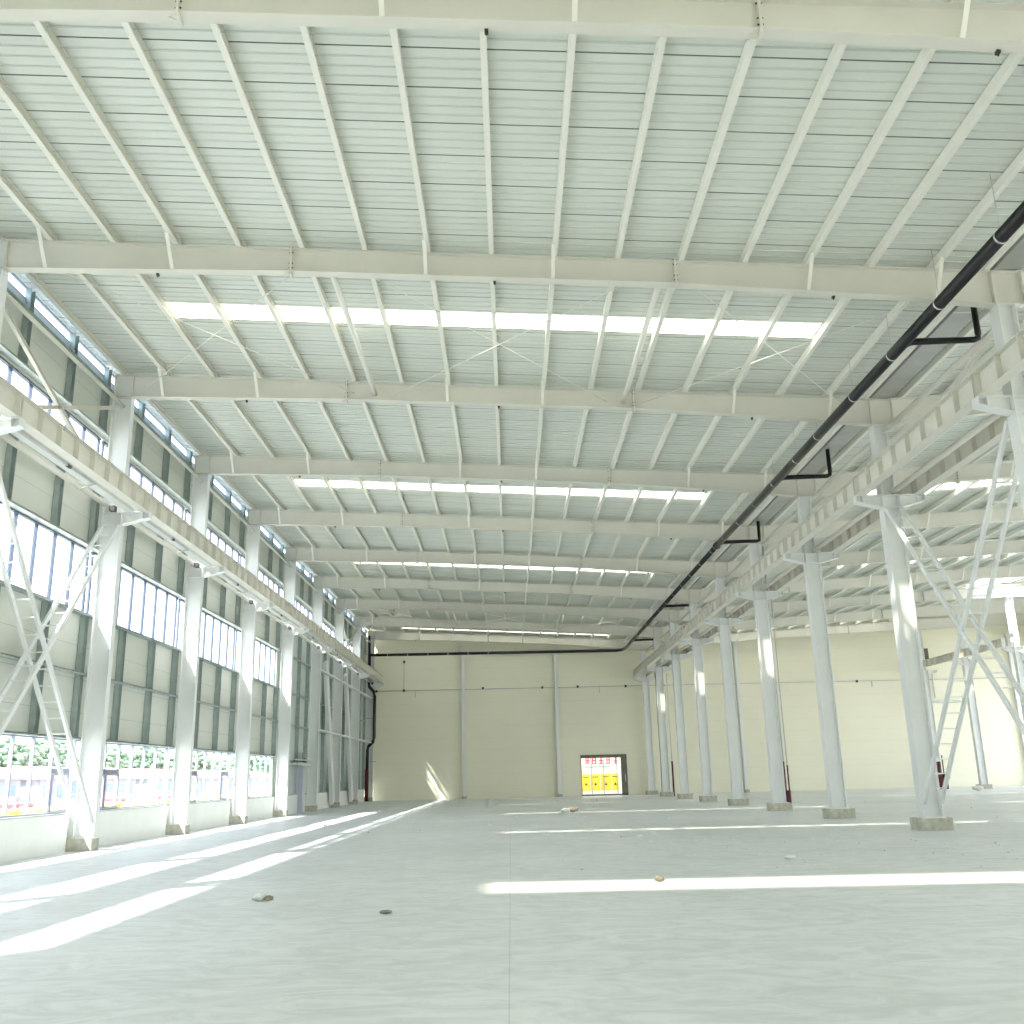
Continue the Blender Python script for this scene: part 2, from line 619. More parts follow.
GRF, GRR = 'rafters of the main hall', 'rafters of the side hall'
LXS = [-12.35, -4.95, 4.15, 9.3, 11.6, 12.2]
rl = rrp = None
for k in range(1, 11):
    lab = 'tapered grey roof beam over the main hall, ' + ORD[k] + ' from the front'
    if k == 1:
        lab += ', cut by picture top'
        rl = rafter('roof_rafter', zl, lb, LXS, (-4.95, 4.15), (-10.75, -7.75, -1.75, 1.25, 7.25, 10.25), (-8.15, -.13, 7.88), lab, (0, F(1), 0), GRF, (-12.3, -11.73, 11.59))
    else:
        dup(rl, (0, F(k), 0), lab)
RXS = [12.2, 12.3, 16.0, 20.0, 30.0, 36.4, 46.0]
for k in range(2, 11):
    lab = 'grey roof beam across the side hall right of the columns, ' + ORD[k - 1] + ' from the front'
    if k == 2:
        rrp = rafter('roof_rafter', zr, rb, RXS, (18.0, 30.0), (14.1, 17.1, 20.1, 23.1, 26.1, 29.1, 32.1), (), lab, (0, F(2), 0), GRR, (12.3,))
    else:
        dup(rrp, (0, F(k), 0), lab)


# ------------------------------------------------------------------ purlins (one length per bay)
def purlin_mesh(L, h=.215, fl=.115, t=.006):
    m = MB()
    m.box(-t / 2, t / 2, 0, L, 0, h)
    m.box(t / 2, fl, 0, L, 0, t)
    m.box(t / 2, fl, 0, L, h - t, h)
    m.box(fl - t, fl, 0, L, t, .024)
    m.box(fl - t, fl, 0, L, h - .024, h - t)
    return m


pm = purlin_mesh(8.0).mesh('roof_purlin', PURL)
LPX = [-12.15] + [-10.75 + 1.5 * i for i in range(15)] + [11.45]
for b in range(1, 10):
    for i, x in enumerate(LPX):
        o = bpy.data.objects.new('roof_purlin', pm)
        C.objects.link(o)
        o.location = (x, F(b), zl(x) + .006)
        side = {0: 'pale purlin at the left eave', 16: 'pale purlin along the valley gutter'}.get(i)
        tag(o, (side or ORD[i + 1] + ' pale roof purlin from the left wall') + ', ' + ORD[b] + ' roof bay from the front', 'purlin', 'purlins under the main roof')
RPN = {2: 3, 3: 6, 4: 8, 5: 11, 6: 14, 7: 16, 8: 16, 9: 16}
for b, n in RPN.items():
    for i in range(n):
        x = 12.62 + 1.5 * i
        o = bpy.data.objects.new('roof_purlin', pm)
        C.objects.link(o)
        o.location = (x, F(b), zr(x) + .006)
        tag(o, ORD[i + 1] + ' side-hall purlin right of the gutter, ' + ORD[b - 1] + ' side-hall roof bay from front', 'purlin', 'purlins under the side hall roof')

# valley gutter
t = thing('valley_gutter', 'grey steel box gutter running above the middle columns', 'gutter', (XV, F(1), 0), None, 'thing')
L = YB - F(1)
zg = zl(XV) + .026
MB().box(-.34, .33, 0, L, zg, zg + .012).build('gutter_bottom', GUTTER, t)
for s in (-.34, .33):
    MB().box(s - .006, s + .006, 0, L, zg + .012, zg + .30).build('gutter_side', GUTTER, t)
for i in range(9):
    MB().box(-.34, .33, 8 * i + 2.0, 8 * i + 2.06, zg - .012, zg).build('joint_strap', STEEL, t)


# ------------------------------------------------------------------ crane beams (one girder per bay)
def girder(label, loc, group, fw=.15, h=.60):
    t = thing('crane_beam', label, 'crane beam', loc, group, 'thing')
    z0 = 9.823
    MB().box(-.006, .006, .01, 7.99, z0 + .014, z0 + h - .014).build('web', STEEL, t)
    MB().box(-fw, fw, .01, 7.99, z0, z0 + .014).build('bottom_flange', STEEL, t)
    MB().box(-fw, fw, .01, 7.99, z0 + h - .014, z0 + h).build('top_flange', STEEL, t)
    for i in range(9):
        y = .06 + i * (7.88 / 8)
        MB().box(-fw + .01, fw - .01, y - .012, y + .012, z0 + .014, z0 + h - .014).build('stiffener', STEEL, t)
    return t


gp = None
for (x, ks, txt, g) in ((-11.10, range(0, 10), 'crane beam along the glazed left wall', 'crane beams along the left wall'),
                        (10.95, range(1, 10), 'crane beam left of the middle column row', 'crane beams on the middle columns, main hall side'),
                        (12.74, range(2, 10), 'crane beam right of the middle column row', 'crane beams on the middle columns, side hall side'),
                        (35.25, range(8, 10), 'far crane beam of the side hall', 'crane beams across the side hall')):
    for k in ks:
        lab = 'stiffened grey ' + txt + ', ' + (ORD[k - 1] + ' length from the front' if k >= 2 else ('length nearest the camera' if k else 'unseen length behind the camera'))
        if x > 30:
            lab = 'stiffened grey ' + txt + ', ' + ('nearer' if k == 8 else 'farther') + ' length'
        if gp is None:
            gp = girder(lab, (x, F(k), 0), g)
        else:
            dup(gp, (x, F(k), 0), lab, g)


# ------------------------------------------------------------------ tubes and struts between columns
def strut(name, mb, m, loc, label, cat, group):
    o = mb.build(name, m)
    o.location = loc
    return tag(o, label, cat, group)


tm = {}
for (x, z, ks, txt, g, r, y0, y1) in (
        (11.99, 9.925, range(2, 10), 'pale round strut between the middle columns at crane beam height', 'crane-level struts of the middle row', .085, .02, 7.98),
        (12.14, 12.05, range(2, 10), 'pale round strut between the tops of the middle columns', 'eave struts of the middle row', .085, .2, 7.8),
        (-12.05, 9.93, range(2, 10), 'white round strut under the left crane beam', 'crane-level struts of the left wall', .085, .02, 7.98),
        (-12.0, 13.30, range(2, 10), 'pale round strut between the tops of the left columns', 'eave struts of the left wall', .06, .02, 7.98)):
    me = MB().tube([(0, y0, 0), (0, y1, 0)], r, 14).mesh('round_strut', STEEL)
    for k in ks:
        o = bpy.data.objects.new('round_strut', me)
        C.objects.link(o)
        o.location = (x, F(k), z)
        tag(o, txt + ', ' + ORD[k - 1] + ' bay from the front', 'strut', g)
# white surge plate between the left crane beam and the columns, with a thin conduit
for k in range(2, 10):
    t = thing('surge_plate', 'white flat plate and conduit beside the left crane beam, ' + ORD[k - 1] + ' bay from the front', 'plate', (-11.52, F(k), 9.825), 'surge plates of the left crane beam', 'thing')
    MB().box(-.13, .13, .01, 7.99, 0, .012).box(-.13, -.118, .01, 7.99, .012, .1).box(.118, .13, .01, 7.99, .012, .1).build('plate', STEELC, t)
    MB().tube([(.2, .2, -.05), (.2, 4.9, -.05)], .035, 8).tube([(.2, 4.9, -.05), (-.3, 5.2, -.08)], .02, 6).build('conduit', GREYP, t)
    MB().tube([(.2, 3.2, -.05), (.2, 3.4, -.05)], .05, 8).build('coupling', DARK, t)
    MB().box(-.32, -.16, 7.2, 7.4, -.16, .0).build('junction_box', DARK, t)
# white flat struts between the far left columns
fm = MB().box(-.09, .09, .14, 7.86, -.05, .05).mesh('flat_strut', STEELC)
for k in (7, 8, 9):
    for z, w in ((4.8, 'lower'), (8.5, 'upper')):
        o = bpy.data.objects.new('flat_strut', fm)
        C.objects.link(o)
        o.location = (-11.86, F(k), z)
        tag(o, w + ' white horizontal strut between the left columns, ' + {7: 'third', 8: 'second', 9: 'last'}[k] + (' bay' if k == 9 else ' bay from the end wall'), 'strut', 'horizontal struts of the far left bays')


# ------------------------------------------------------------------ laced cross braces
def laced(t, y0, z0, y1, z1, off=.24, w=.13, step=.50, m=None, skip=False):
    m = m or STEELC
    a, b = Vector((0, y0, z0)), Vector((0, y1, z1))
    d = (b - a)
    n = int(d.length / step)
    for s in (-off, off):
        MB().bar((s, y0, z0), (s, y1, z1), w, .07, (1, 0, 0)).build('chord', m, t)
    for i in range(1, n):
        if skip and abs(i / n - .5) < .03:
            continue
        p = a + d * (i / n)
        MB().bar((-off, p.y, p.z), (off, p.y, p.z), .035, .035).build('batten', m, t)


for (x, txt) in ((XL + .04, 'ladder-like white cross brace between the first two left columns'), (XR, 'ladder-like white cross brace between the first two middle columns')):
    t = thing('cross_brace', txt, 'cross brace', (x, 0, 0), 'ladder-like cross braces', 'thing')
    laced(t, F(3) - .25, 9.35, F(2) + .25, .75)
    laced(t, F(2) + .25, 9.35, F(3) - .25, .75, skip=True, off=.243)
    for s in (-.24, .24):
        MB().box(s - .008, s + .008, (F(2) + F(3)) / 2 - .16, (F(2) + F(3)) / 2 + .16, 4.85, 5.25).build('gusset_plate', STEELC, t)
for k, w in ((7, 'third'), (8, 'second')):
    t = thing('diagonal_brace', 'tall leaning white plate brace between left columns, ' + w + ' bay before the end wall', 'brace', (XL - .08, F(k), 0), 'leaning braces of the far left bays', 'thing')
    ya, yb = 3.55, 7.35
    MB().bar((0, ya, 9.3), (0, yb, .34), .75, .22, (1, 0, 0)).build('diagonal', STEELC, t)
    for i in range(1, 8):
        q = i / 8
        MB().bar((-.12, ya + (yb - ya) * q, 9.3 - 8.96 * q), (.12, ya + (yb - ya) * q, 9.3 - 8.96 * q), .77, .025).build('seam_plate', STEEL, t)
for (x, zt, zb, k, txt) in ((XL - .02, 13.2, 10.2, 2, 'left columns above the crane beam, first bay'), (XR + .02, 11.85, 10.4, 2, 'middle columns above the crane beam, first bay'),
                            (XL - .02, 13.2, 10.2, 8, 'left columns above the crane beam, second last bay'), (XR + .02, 11.85, 10.4, 8, 'middle columns above the crane beam, second last bay')):
    t = thing('upper_brace', 'slender crossed channel brace between ' + txt, 'cross brace', (x, 0, 0), 'crossed braces above the crane beams', 'thing')
    for i, (ya, yb) in enumerate(((F(k) + .15, F(k + 1) - .15), (F(k + 1) - .15, F(k) + .15))):
        o = MB()
        s = .03 * (1 if i else -1)
        o.bar((s - .05, ya, zt), (s - .05, yb, zb), .10, .012, (1, 0, 0))
        d = Vector((0, yb - ya, zb - zt)).normalized()
        nrm = Vector((0, -d.z, d.y)) * .05
        for q in (nrm, -nrm):
            o.bar((s, ya + q.y, zt + q.z), (s, yb + q.y, zb + q.z), .012, .10, (1, 0, 0))
        o.build('diagonal', STEEL, t)

# roof bracing rods and longitudinal roof tubes (bays 2 and 8)
for k, bw in ((2, 'nearest skylight bay'), (8, 'second last roof bay')):
    for x, w in ((-4.05, 'left'), (3.82, 'right')):
        o = MB().tube([(x, F(k) + .03, zl(x) - .36), (x, F(k + 1) - .03, zl(x) - .36)], .078, 14).build('roof_tube', PURL)
        tag(o, 'pale round tube under the purlins, ' + w + ' one in the ' + bw, 'strut', 'long tubes under the roof')
    for (xa, xb, w) in ((-11.3, -4.7, 'left'), (-3.45, 3.3, 'middle'), (4.35, 10.9, 'right')):
        t = thing('tie_rods', 'pair of crossed tie rods under the roof, ' + w + ' panel of the ' + bw, 'tie rods', (0, F(k), 0), 'crossed tie rods under the roof', 'thing')
        for a, b in ((xa, xb), (xb, xa)):
            z1, z2 = zl(a) - .38, zl(b) - .38
            d = .012 if a < b else -.012
            MB().tube([(a, .04, z1 + d), ((a + b) / 2, 4.0, (z1 + z2) / 2 + d), (b, 7.96, z2 + d)], .013, 8).build('rod', PURL, t)

# ------------------------------------------------------------------ black drainage pipe
PX, PZ = 10.0, 11.87
t = thing('drain_pipe', 'long black drainage pipe hung under the roof beside the middle columns', 'pipe', (0, 0, 0), None, 'thing')
PZA, PZB = 11.83, 12.07
m = MB().tube([(PX, F(1) - .6, PZA), (PX, F(5), PZB)], .145, 18)
m.build('pipe_run', BLACKP, t)
MB().tube([(PX, F(5), PZB), (PX, 82.6, PZ + .22), (PX - .15, 83.6, PZ + .24), (PX - .6, 84.15, PZ + .25), (-11.6, 84.15, PZ + .33)], .12, 16).build('pipe_run', BLACKP, t)
MB().tube([(PX, F(5) - .12, PZB), (PX, F(5) + .12, PZB)], .165, 18).build('reducer', BLACKP, t)
for i in range(24):
    y = 14.2 + i * 2.85
    if abs((y - 4.55 + 4) % 8 - 4) < .3:
        y += .45
    PZ = PZA + (PZB - PZA) * min(1, (y - F(1)) / (F(5) - F(1)))
    r = .152 if y < F(5) else .127
    c = MB().tube([(PX, y - .03, PZ), (PX, y + .03, PZ)], r, 18).build('clamp', SILVER, t)
    MB().tube([(PX, y, PZ + r - .01), (PX, y, zl(PX) + .2)], .008, 6).build('hanger_rod', GREYP, c)
PZ = 11.87
for i in range(12):
    x = -10.5 + i * 1.75
    z = PZ + .25 + .08 * (9.4 - x) / 21.0
    MB().tube([(x - .03, 84.15, z), (x + .03, 84.15, z)], .127, 14).build('clamp', SILVER, t)
for y in (21.9, 33.4, 43.7, 61.2, 77.2):
    PZ = PZA + (PZB - PZA) * min(1, (y - F(1)) / (F(5) - F(1)))
    o = MB().tube([(PX, y + .35, PZ - .02), (PX + .15, y, PZ - .02), (11.72, y, PZ), (11.82, y, PZ + .05), (11.84, y, PZ + .16), (11.84, y, zg - .004)], .075, 12).build('gutter_outlet', BLACKP, t)
# left corner downpipe
t = thing('downpipe', 'black downpipe in the corner of left wall and end wall', 'pipe', (0, 0, 0), None, 'thing')
MB().tube([(-11.6, 84.15, 12.2), (-11.95, 84.15, 12.22), (-12.08, 84.15, 12.35), (-12.12, 84.15, 13.9)], .11, 14).build('pipe_run', BLACKP, t)
MB().tube([(-12.08, 84.15, 12.4), (-12.1, 84.15, 9.9), (-12.05, 84.15, 9.5), (-11.65, 84.15, 9.05), (-11.58, 84.15, 8.7), (-11.58, 84.15, 5.2), (-11.65, 84.15, 4.9), (-12.05, 84.15, 4.5), (-12.12, 84.15, 4.2), (-12.16, 84.15, .02)], .13, 14).build('pipe_run', BLACKP, t)
MB().tube([(-12.16, 84.15, .02), (-12.16, 84.15, 2.6)], .17, 14).build('sleeve', RED, t)
for z in (3.2, 6.8):
    MB().box(-12.34, -11.4, 84.33, 84.36, z, z + .06).build('bracket', GREYP, t)

# ------------------------------------------------------------------ left wall
XG = -12.62
t = thing('wall_left', 'left wall of white dado and grey-green metal panels between windows', 'wall', (0, 0, 0), None, 'structure')
for k in range(-1, 10):
    ya, yb = F(k) + .30, F(k + 1) - .34
    c = .06
    MB().prism([(-12.75, ya - .58), (-12.52, ya - .58), (-12.52, ya), (-12.36, ya + c), (-12.36, yb - c), (-12.42, yb), (-12.75, yb)], 'z', 0, 1.0).build('dado', DADO, t)
    y0, y1 = F(k), F(k + 1)
    if k == 9:
        y1 = YB
        yb = YB - .02
    rows = [(3.08, 6.63), (8.65, 10.9), (12.23, 13.78)] if k < 6 else ([(3.08, 10.9), (12.23, 13.78)] if k < 8 else [(1.0, 10.9 if k == 8 else 10.35), (12.23, 13.78)])
    if k < 0:
        rows = [(1.0, 14.6)]
    if k == 6:
        rows = [(1.0, 2.74), (2.75, 10.9), (12.23, 13.78)]
    if k == 7:
        rows = [(1.0, 10.9), (12.23, 13.78)]
    for a, b in rows:
        MB().box(-12.70, -12.58, y0, y1, a, b).build('metal_panel', PANEL if (k < 6 or a > 12) else PANELB, t)
    if k == 9:
        MB().box(-12.70, -12.58, F(9) + 3.9, y1, 10.35, 12.23).build('metal_panel', PANELB, t)
    for z in (1.0,):
        MB().box(-12.78, -12.345, ya + .05, yb - .05, z, z + .03).build('sill', SILL, t)

# studs and girts
stm = {}


def stud(y, z0, z1, label, g):
    key = round(z1 - z0, 3)
    if key not in stm:
        h = z1 - z0
        mb = MB().box(-.09, .09, -.05, -.044, 0, h).box(-.09, -.084, -.05, .05, 0, h).box(.084, .09, -.05, .05, 0, h).box(-.084, -.07, .044, .05, 0, h).box(.07, .084, .044, .05, 0, h)
        mb2 = MB()
        mb2.box(-.09, -.085, -.09, .09, 0, h).box(-.09, .09, .085, .09, 0, h).box(-.09, .07, -.09, -.085, 0, h)
        stm[key] = mb2.mesh('wall_stud', STUD)
    o = bpy.data.objects.new('wall_stud', stm[key])
    C.objects.link(o)
    o.location = (-12.48, y, z0)
    tag(o, label, 'wall stud', g)


girm = MB().box(-.11, .11, .02, 7.98, -.03, -.024).box(-.11, .11, .02, 7.98, .024, .03).box(-.11, -.105, .02, 7.98, -.024, .024).box(.105, .11, .02, 7.98, -.03, -.0).mesh('wall_girt', GIRT)
gird = girm.copy()
gird.materials[0] = STUD


def girt(k, z, label, dark=False, x=-12.46):
    o = bpy.data.objects.new('wall_girt', gird if dark else girm)
    C.objects.link(o)
    o.location = (x, F(k), z)
    tag(o, label, 'wall girt', 'horizontal girts of the left wall')


for k in range(2, 10):
    bw = ORD[k - 1] + ' left-wall bay from the front'
    if k < 6:
        rows = (('lower', 3.1, 4.87), ('lower', 4.93, 6.6), ('middle', 8.68, 10.58), ('top', 12.33, 14.5))
    else:
        rows = (('lower', 1.03, 4.8), ('middle', 4.9, 10.58), ('top', 12.33, 14.5))
    for i, (w, a, b) in enumerate(rows):
        if k < 6 and i < 2:
            w = ('lowest', 'second lowest')[i]
        if k == 6 and a < 3:
            a = 2.8
        for dy, wy in ((2.62, 'nearer'), (5.30, 'middle'), (7.72, 'farther')):
            stud(F(k) + dy, a, b, wy + ' dark grey-green stud of the ' + w + ' panel row, ' + bw, 'studs of the left wall')
    if k < 6:
        for z, w, d in ((3.07, 'dark girt above the low window', True), (4.9, 'pale girt across the middle of the lower panels', False), (6.62, 'dark girt under the tall window band', True),
                        (8.66, 'pale girt above the tall window band', False), (12.32, 'pale girt above the high window strip', False), (13.80, 'grey girt under the clerestory strip', True)):
            girt(k, z, w + ', ' + bw, d)
    else:
        for z, w, d in ((4.85, 'lowest pale girt', False), (6.62, 'second pale girt from the floor', False), (8.66, 'third pale girt from the floor', False), (12.32, 'pale girt above the high window strip', False), (13.80, 'grey girt under the clerestory strip', True)):
            girt(k, z, w + ', ' + bw, d)

# windows of the left wall
wn = 0


def window(k, z0, z1, label, n, casements=(), m=GLASS, fm=ALU, fw=.045, y_off=(.12, 7.88)):
    global wn
    wn += 1
    t = thing('window_%d' % wn, label, 'window', (XG, F(k), 0), None, 'structure')
    a, b = y_off
    fr = MB()
    fr.box(-.05, .05, a, b, z0, z0 + fw).box(-.05, .05, a, b, z1 - fw, z1)
    ws = []
    for i in range(n + 1):
        y = a + (b - a) * i / n
        y = min(max(y, a + fw / 2), b - fw / 2)
        ws.append(y)
        if fm is ALUB:
            for q in (-.05, .05):
                q = max(a - y + .012, min(b - y - .012, q))
                fr.box(-.03, .03, y + q - .011, y + q + .011, z0 + fw, z1 - fw)
        else:
            fr.box(-.05, .05, y - fw / 2, y + fw / 2, z0 + fw, z1 - fw)
    fr.build('window_frame', fm, t)
    MB().box(-.006, .006, a + fw, b - fw, z0 + fw, z1 - fw).build('glass', m, t)
    for (i, zt) in casements:
        ya, yb = ws[i] + .03, ws[i + 1] - .03
        c = MB().box(.05, .09, ya, ya + .07, z0 + .05, zt).box(.05, .09, yb - .07, yb, z0 + .05, zt).box(.05, .09, ya + .07, yb - .07, zt - .07, zt).box(.05, .09, ya + .07, yb - .07, z0 + .05, z0 + .1)
        o = c.build('casement', PURPLE, t)
        MB().box(-.05, .05, ws[i], ws[i + 1], zt, zt + .12).build('transom', ALU, o)


for k in range(0, 6):
    bw = (ORD[k - 1] + ' left-wall bay from the front') if k >= 2 else 'left-wall bay beside the camera, number ' + CNT[k + 1]
    window(k, 1.03, 3.05, 'clear low window above the white dado, ' + bw, 7, ((1, 2.12), (2, 2.12)) if k % 2 else ((2, 2.12), (6, 2.12)))
    window(k, 6.66, 8.63, 'tall bright window band with grey mullions, ' + bw, 7, (), GLASS, ALUB, .05)
for k in range(0, 10):
    bw = (ORD[k - 1] + ' left-wall bay from the front') if k >= 2 else 'left-wall bay beside the camera, number ' + CNT[k + 1]
    if k < 9:
        window(k, 10.93, 12.2, 'narrow high bright window strip above the crane beam, ' + bw, 7, (), GLASS, ALUB, .05)
    else:
        window(k, 10.38, 12.2, 'short high window before the end wall, ' + bw, 4, (), GLASS, ALUB, .05, (.12, 3.88))
for k in range(0, 10):
    bw = (ORD[k - 1] + ' left-wall bay from the front') if k >= 2 else 'left-wall bay beside the camera, number ' + CNT[k + 1]
    window(k, 14.2, 14.58, 'bluish clerestory strip under the eave, ' + bw, 3, (), BLUEG, ALU, .05)
    p = bpy.data.objects['wall_left']
    MB().box(-12.68, -12.56, F(k), F(k + 1), 13.84, 14.19).build('clerestory_sheet', BLUEP, p)

# doorway bay on the left: lintel, canopy and a lavender post
t = thing('door_canopy', 'grey canopy beam on a stout lavender post before the far left wall', 'canopy', (-12.25, 58.2, 0), None, 'thing')
MB().box(-.28, .26, -2.0, 2.0, 2.62, 2.78).build('canopy_beam', GIRT, t)
MB().box(-.28, .26, -2.0, 2.0, 2.90, 2.98).build('canopy_beam', GIRT, t)
MB().box(-.17, .17, -.17, .17, 0, 2.62).build('post', LAV, t)
MB().box(-.24, .24, -.24, .24, 0, .03).build('base_plate', LAV, t)
for i in range(3):
    MB().box(.05, .15, -.9 + i * .7, -.75 + i * .7, 2.98, 3.35).build('bracket', STUD, t)

# ------------------------------------------------------------------ back wall
DX0, DX1, DZ = 6.0, 9.95, 3.38
t = thing('wall_back', 'cream panelled end wall with fine horizontal joints', 'wall', (0, 0, 0), None, 'structure')
ZT = 16.5
m = MB().box(-12.75, DX0, YB, YB + .25, 0, ZT).box(DX1, XE + 2, YB, YB + .25, 0, ZT).box(DX0, DX1, YB, YB + .25, DZ, ZT)
m.build('cream_panels', CREAM, t)
# steel end frame along the top of the wall is frame 10; wind columns
WC = [(-4.0, 'left of the middle'), (4.12, 'left of the red and yellow doorway'), (20.0, 'behind the middle columns, side hall'), (28.0, 'half way along the side hall'), (44.2, 'at the right edge of the picture')]
wcp = None
for x, w in WC:
    lab = 'slim pale wind post against the cream end wall, ' + w
    if wcp is None:
        wcp = thing('wind_post', lab, 'wall post', (x, YB - .29, 0), 'wind posts of the end wall', 'thing')
        MB().box(-.14, .14, -.13, -.115, 0, 13.0).build('flange', STEELC, wcp)
        MB().box(-.14, .14, .19, .205, 0, 13.0).build('flange', STEELC, wcp)
        MB().box(-.006, .006, -.115, .19, 0, 13.0).build('web', STEELC, wcp)
        MB().box(-.2, .2, -.2, .2, 0, .22).build('footing', CONC, wcp)
    else:
        dup(wcp, (x, YB - .29, 0), lab)
# conduit along the end wall
t = thing('wall_conduit', 'thin grey conduit with small dark switch drops along the end wall', 'conduit', (0, YB - .04, 0), None, 'thing')
MB().tube([(-11.8, 0, 9.2), (44.5, 0, 9.1)], .03, 8).build('conduit_run', GREYP, t)
MB().tube([(-9.2, 0, 9.2), (-9.2, 0, 11.6)], .025, 8).build('conduit_drop', GREYP, t)
for x, z in ((-9.2, 11.7), (-9.2, 9.2), (-11.6, 9.2), (-2.3, 9.25), (2.9, 9.2), (6.0, 9.2), (10.2, 9.15), (13.5, 9.15), (19.2, 9.12), (30.5, 9.1)):
    MB().box(x - .09, x + .09, -.06, .03, z - .1, z + .1).build('junction_box', DARK, t)
for x in (-8.2, 7.9, 22.2, 31.8):
    MB().box(x - .03, x + .03, -.04, .03, 8.6, 9.1).build('hook', GREYP, t)

t = thing('added_right_wall', 'added unseen cream wall off to the right, limits daylight into the side hall', 'wall', (0, 0, 0), None, 'structure')  # added out of view to cut side glare; open bands sized for daylight
for a, b in ((0, 1.0), (6.2, 6.6), (10.4, 16.5)):
    MB().box(XE + .05, XE + .3, Y0, YB, a, b).build('cream_panels', CREAM, t)
# front end of the hall, behind the camera: unseen wall added to dim the daylight, with open bays
t = thing('added_front_wall', 'added unseen cream wall with wide openings, dims daylight from behind the camera', 'wall', (0, 0, 0), None, 'structure')
MB().box(-12.75, XE + 2, Y0 - .3, Y0 - .05, 3.6, 16).box(-12.75, -2.5, Y0 - .3, Y0 - .05, 0, 3.6).box(2.5, 11.0, Y0 - .3, Y0 - .05, 0, 3.6).build('cream_panels', CREAM, t)
# doorway in the end wall
t = thing('door_1', 'open doorway in the end wall with dark lintel and jamb', 'doorway', (0, YB, 0), None, 'structure')
MB().box(DX0, DX1, -.05, .28, DZ - .26, DZ).build('lintel', OLIVE, t)
MB().box(DX1 - .52, DX1, -.06, .05, 0, DZ - .26).build('door_leaf', OLIVE, t)
MB().box(DX1 - .22, DX1 - .16, -.10, -.06, 1.1, 1.7).build('handle', GREYP, t)
MB().box(DX0, DX0 + .06, -.04, .28, 0, DZ - .26).build('jamb', mat('orange_jamb', (.75, .38, .22), .5), t)
MB().box(DX0, DX1, -.06, .28, 0, .12).build('threshold', OLIVE, t)
# hoarding outside
WHITE = mat('hoarding_white', (.82, .82, .80), .5)
PINK = mat('hoarding_red', (.80, .10, .16), .5)
YEL = mat('hoarding_yellow', (.85, .68, .06), .5)
t = thing('site_hoarding', 'white, red and yellow site notice hoarding outside the end doorway', 'hoarding', (0, 90.0, 0), None, 'thing')
MB().box(4.2, 12.4, 0, .08, -.25, 3.9).build('board', WHITE, t)
MB().box(6.55, 9.9, -.02, 0, 2.62, 3.32).build('red_band', WHITE, t)
# five large red glyph-like characters
rg = MB()
gx = [6.75, 7.35, 7.97, 8.6, 9.3]
strokes = [[(0, .07, 0, .62), (.12, .2, 0, .62), (.26, .34, 0, .62), (0, .34, .27, .34)],
           [(0, .1, 0, .62), (.1, .38, .5, .62), (.1, .38, .26, .36), (.28, .38, 0, .62), (.1, .38, 0, .08)],
           [(.0, .36, .52, .62), (.13, .24, 0, .62), (0, .36, .24, .33), (0, .36, 0, .08)],
           [(0, .38, .54, .62), (.05, .14, .1, .54), (.24, .34, .1, .54), (0, .38, .3, .37), (0, .38, 0, .08)],
           [(0, .36, .52, .62), (.12, .26, 0, .62), (0, .12, .2, .3), (.26, .36, .2, .3), (0, .36, 0, .07)]]
for x, st in zip(gx, strokes):
    for a, b, c, d in st:
        rg.box(x + a, x + b, -.04, -.02, 2.66 + c, 2.66 + d)
rg.build('red_characters', PINK, t)
tm_ = MB()
for i in range(22):
    tm_.box(6.7 + i * .1, 6.76 + i * .1, -.02, 0, 2.36, 2.43 + .03 * (i % 2))
tm_.build('small_print', mat('print_grey', (.25, .22, .24), .6), t)
for x0, x1 in ((6.35, 7.1), (7.16, 8.0), (8.06, 9.0), (9.06, 9.66)):
    o = MB().box(x0, x1, -.02, 0, .35, 1.78).build('yellow_notice', YEL, t)
    xc = (x0 + x1) / 2
    MB().prism([(xc - .12, .82), (xc + .12, .82), (xc, 1.05)], 'y', -.03, -.02).box(xc - .25, xc + .25, -.03, -.02, 1.5, 1.56).build('pictogram', DARK, o)
for x in (7.25, 8.35, 9.55):
    MB().box(x - .025, x + .025, -.12, -.07, -.25, 3.8).build('post', PURPLE, t)

# ------------------------------------------------------------------ pipes and fittings by the columns
t = thing('fire_riser', 'red and grey riser pipe standing behind the fourth middle column', 'pipe', (12.3, F(5) + .42, 0), None, 'thing')
MB().tube([(0, 0, .0), (0, 0, 2.1)], .06, 12).build('red_sleeve', RED, t)
MB().tube([(.17, 0, 0), (.17, 0, 1.95)], .035, 10).build('red_pipe', RED, t)
MB().tube([(.09, -.02, 0), (.09, -.02, .85)], .13, 12).build('red_casing', RED, t)
MB().tube([(0, 0, 2.1), (0, 0, 12.6)], .045, 12).build('grey_pipe', GREYP, t)
MB().tube([(.17, 0, 1.95), (.17, 0, 10.0)], .025, 8).build('grey_pipe', GREYP, t)
t = thing('fire_riser', 'dark red standpipe beside the third last middle column', 'pipe', (12.3, F(9) + .3, 0), None, 'thing')
MB().tube([(.15, 0, 0), (.15, 0, 2.6)], .07, 10).build('red_pipe', RED, t)
MB().tube([(.15, 0, 2.6), (.15, 0, 9.3)], .03, 8).build('grey_pipe', GREYP, t)
t = thing('fire_riser', 'dark red pipe and valve against the end wall seen between brace rungs', 'pipe', (33.9, 79.2, 0), None, 'thing')
MB().tube([(0, 0, 0), (0, 0, 2.1)], .28, 14).build('red_casing', RED, t)
MB().tube([(.45, 0, 0), (.45, 0, 1.25)], .22, 14).build('red_casing', RED, t)
MB().tube([(.45, 0, 1.25), (.45, 0, 2.6)], .05, 8).build('valve_stem', DARK, t)
MB().box(.5, .85, -.1, .1, .8, 1.0).build('valve', DARK, t)
t = thing('sprinkler_pipes', 'grey bent sprinkler pipes on the end wall of the side hall', 'pipe', (0, 85.2, 0), None, 'thing')
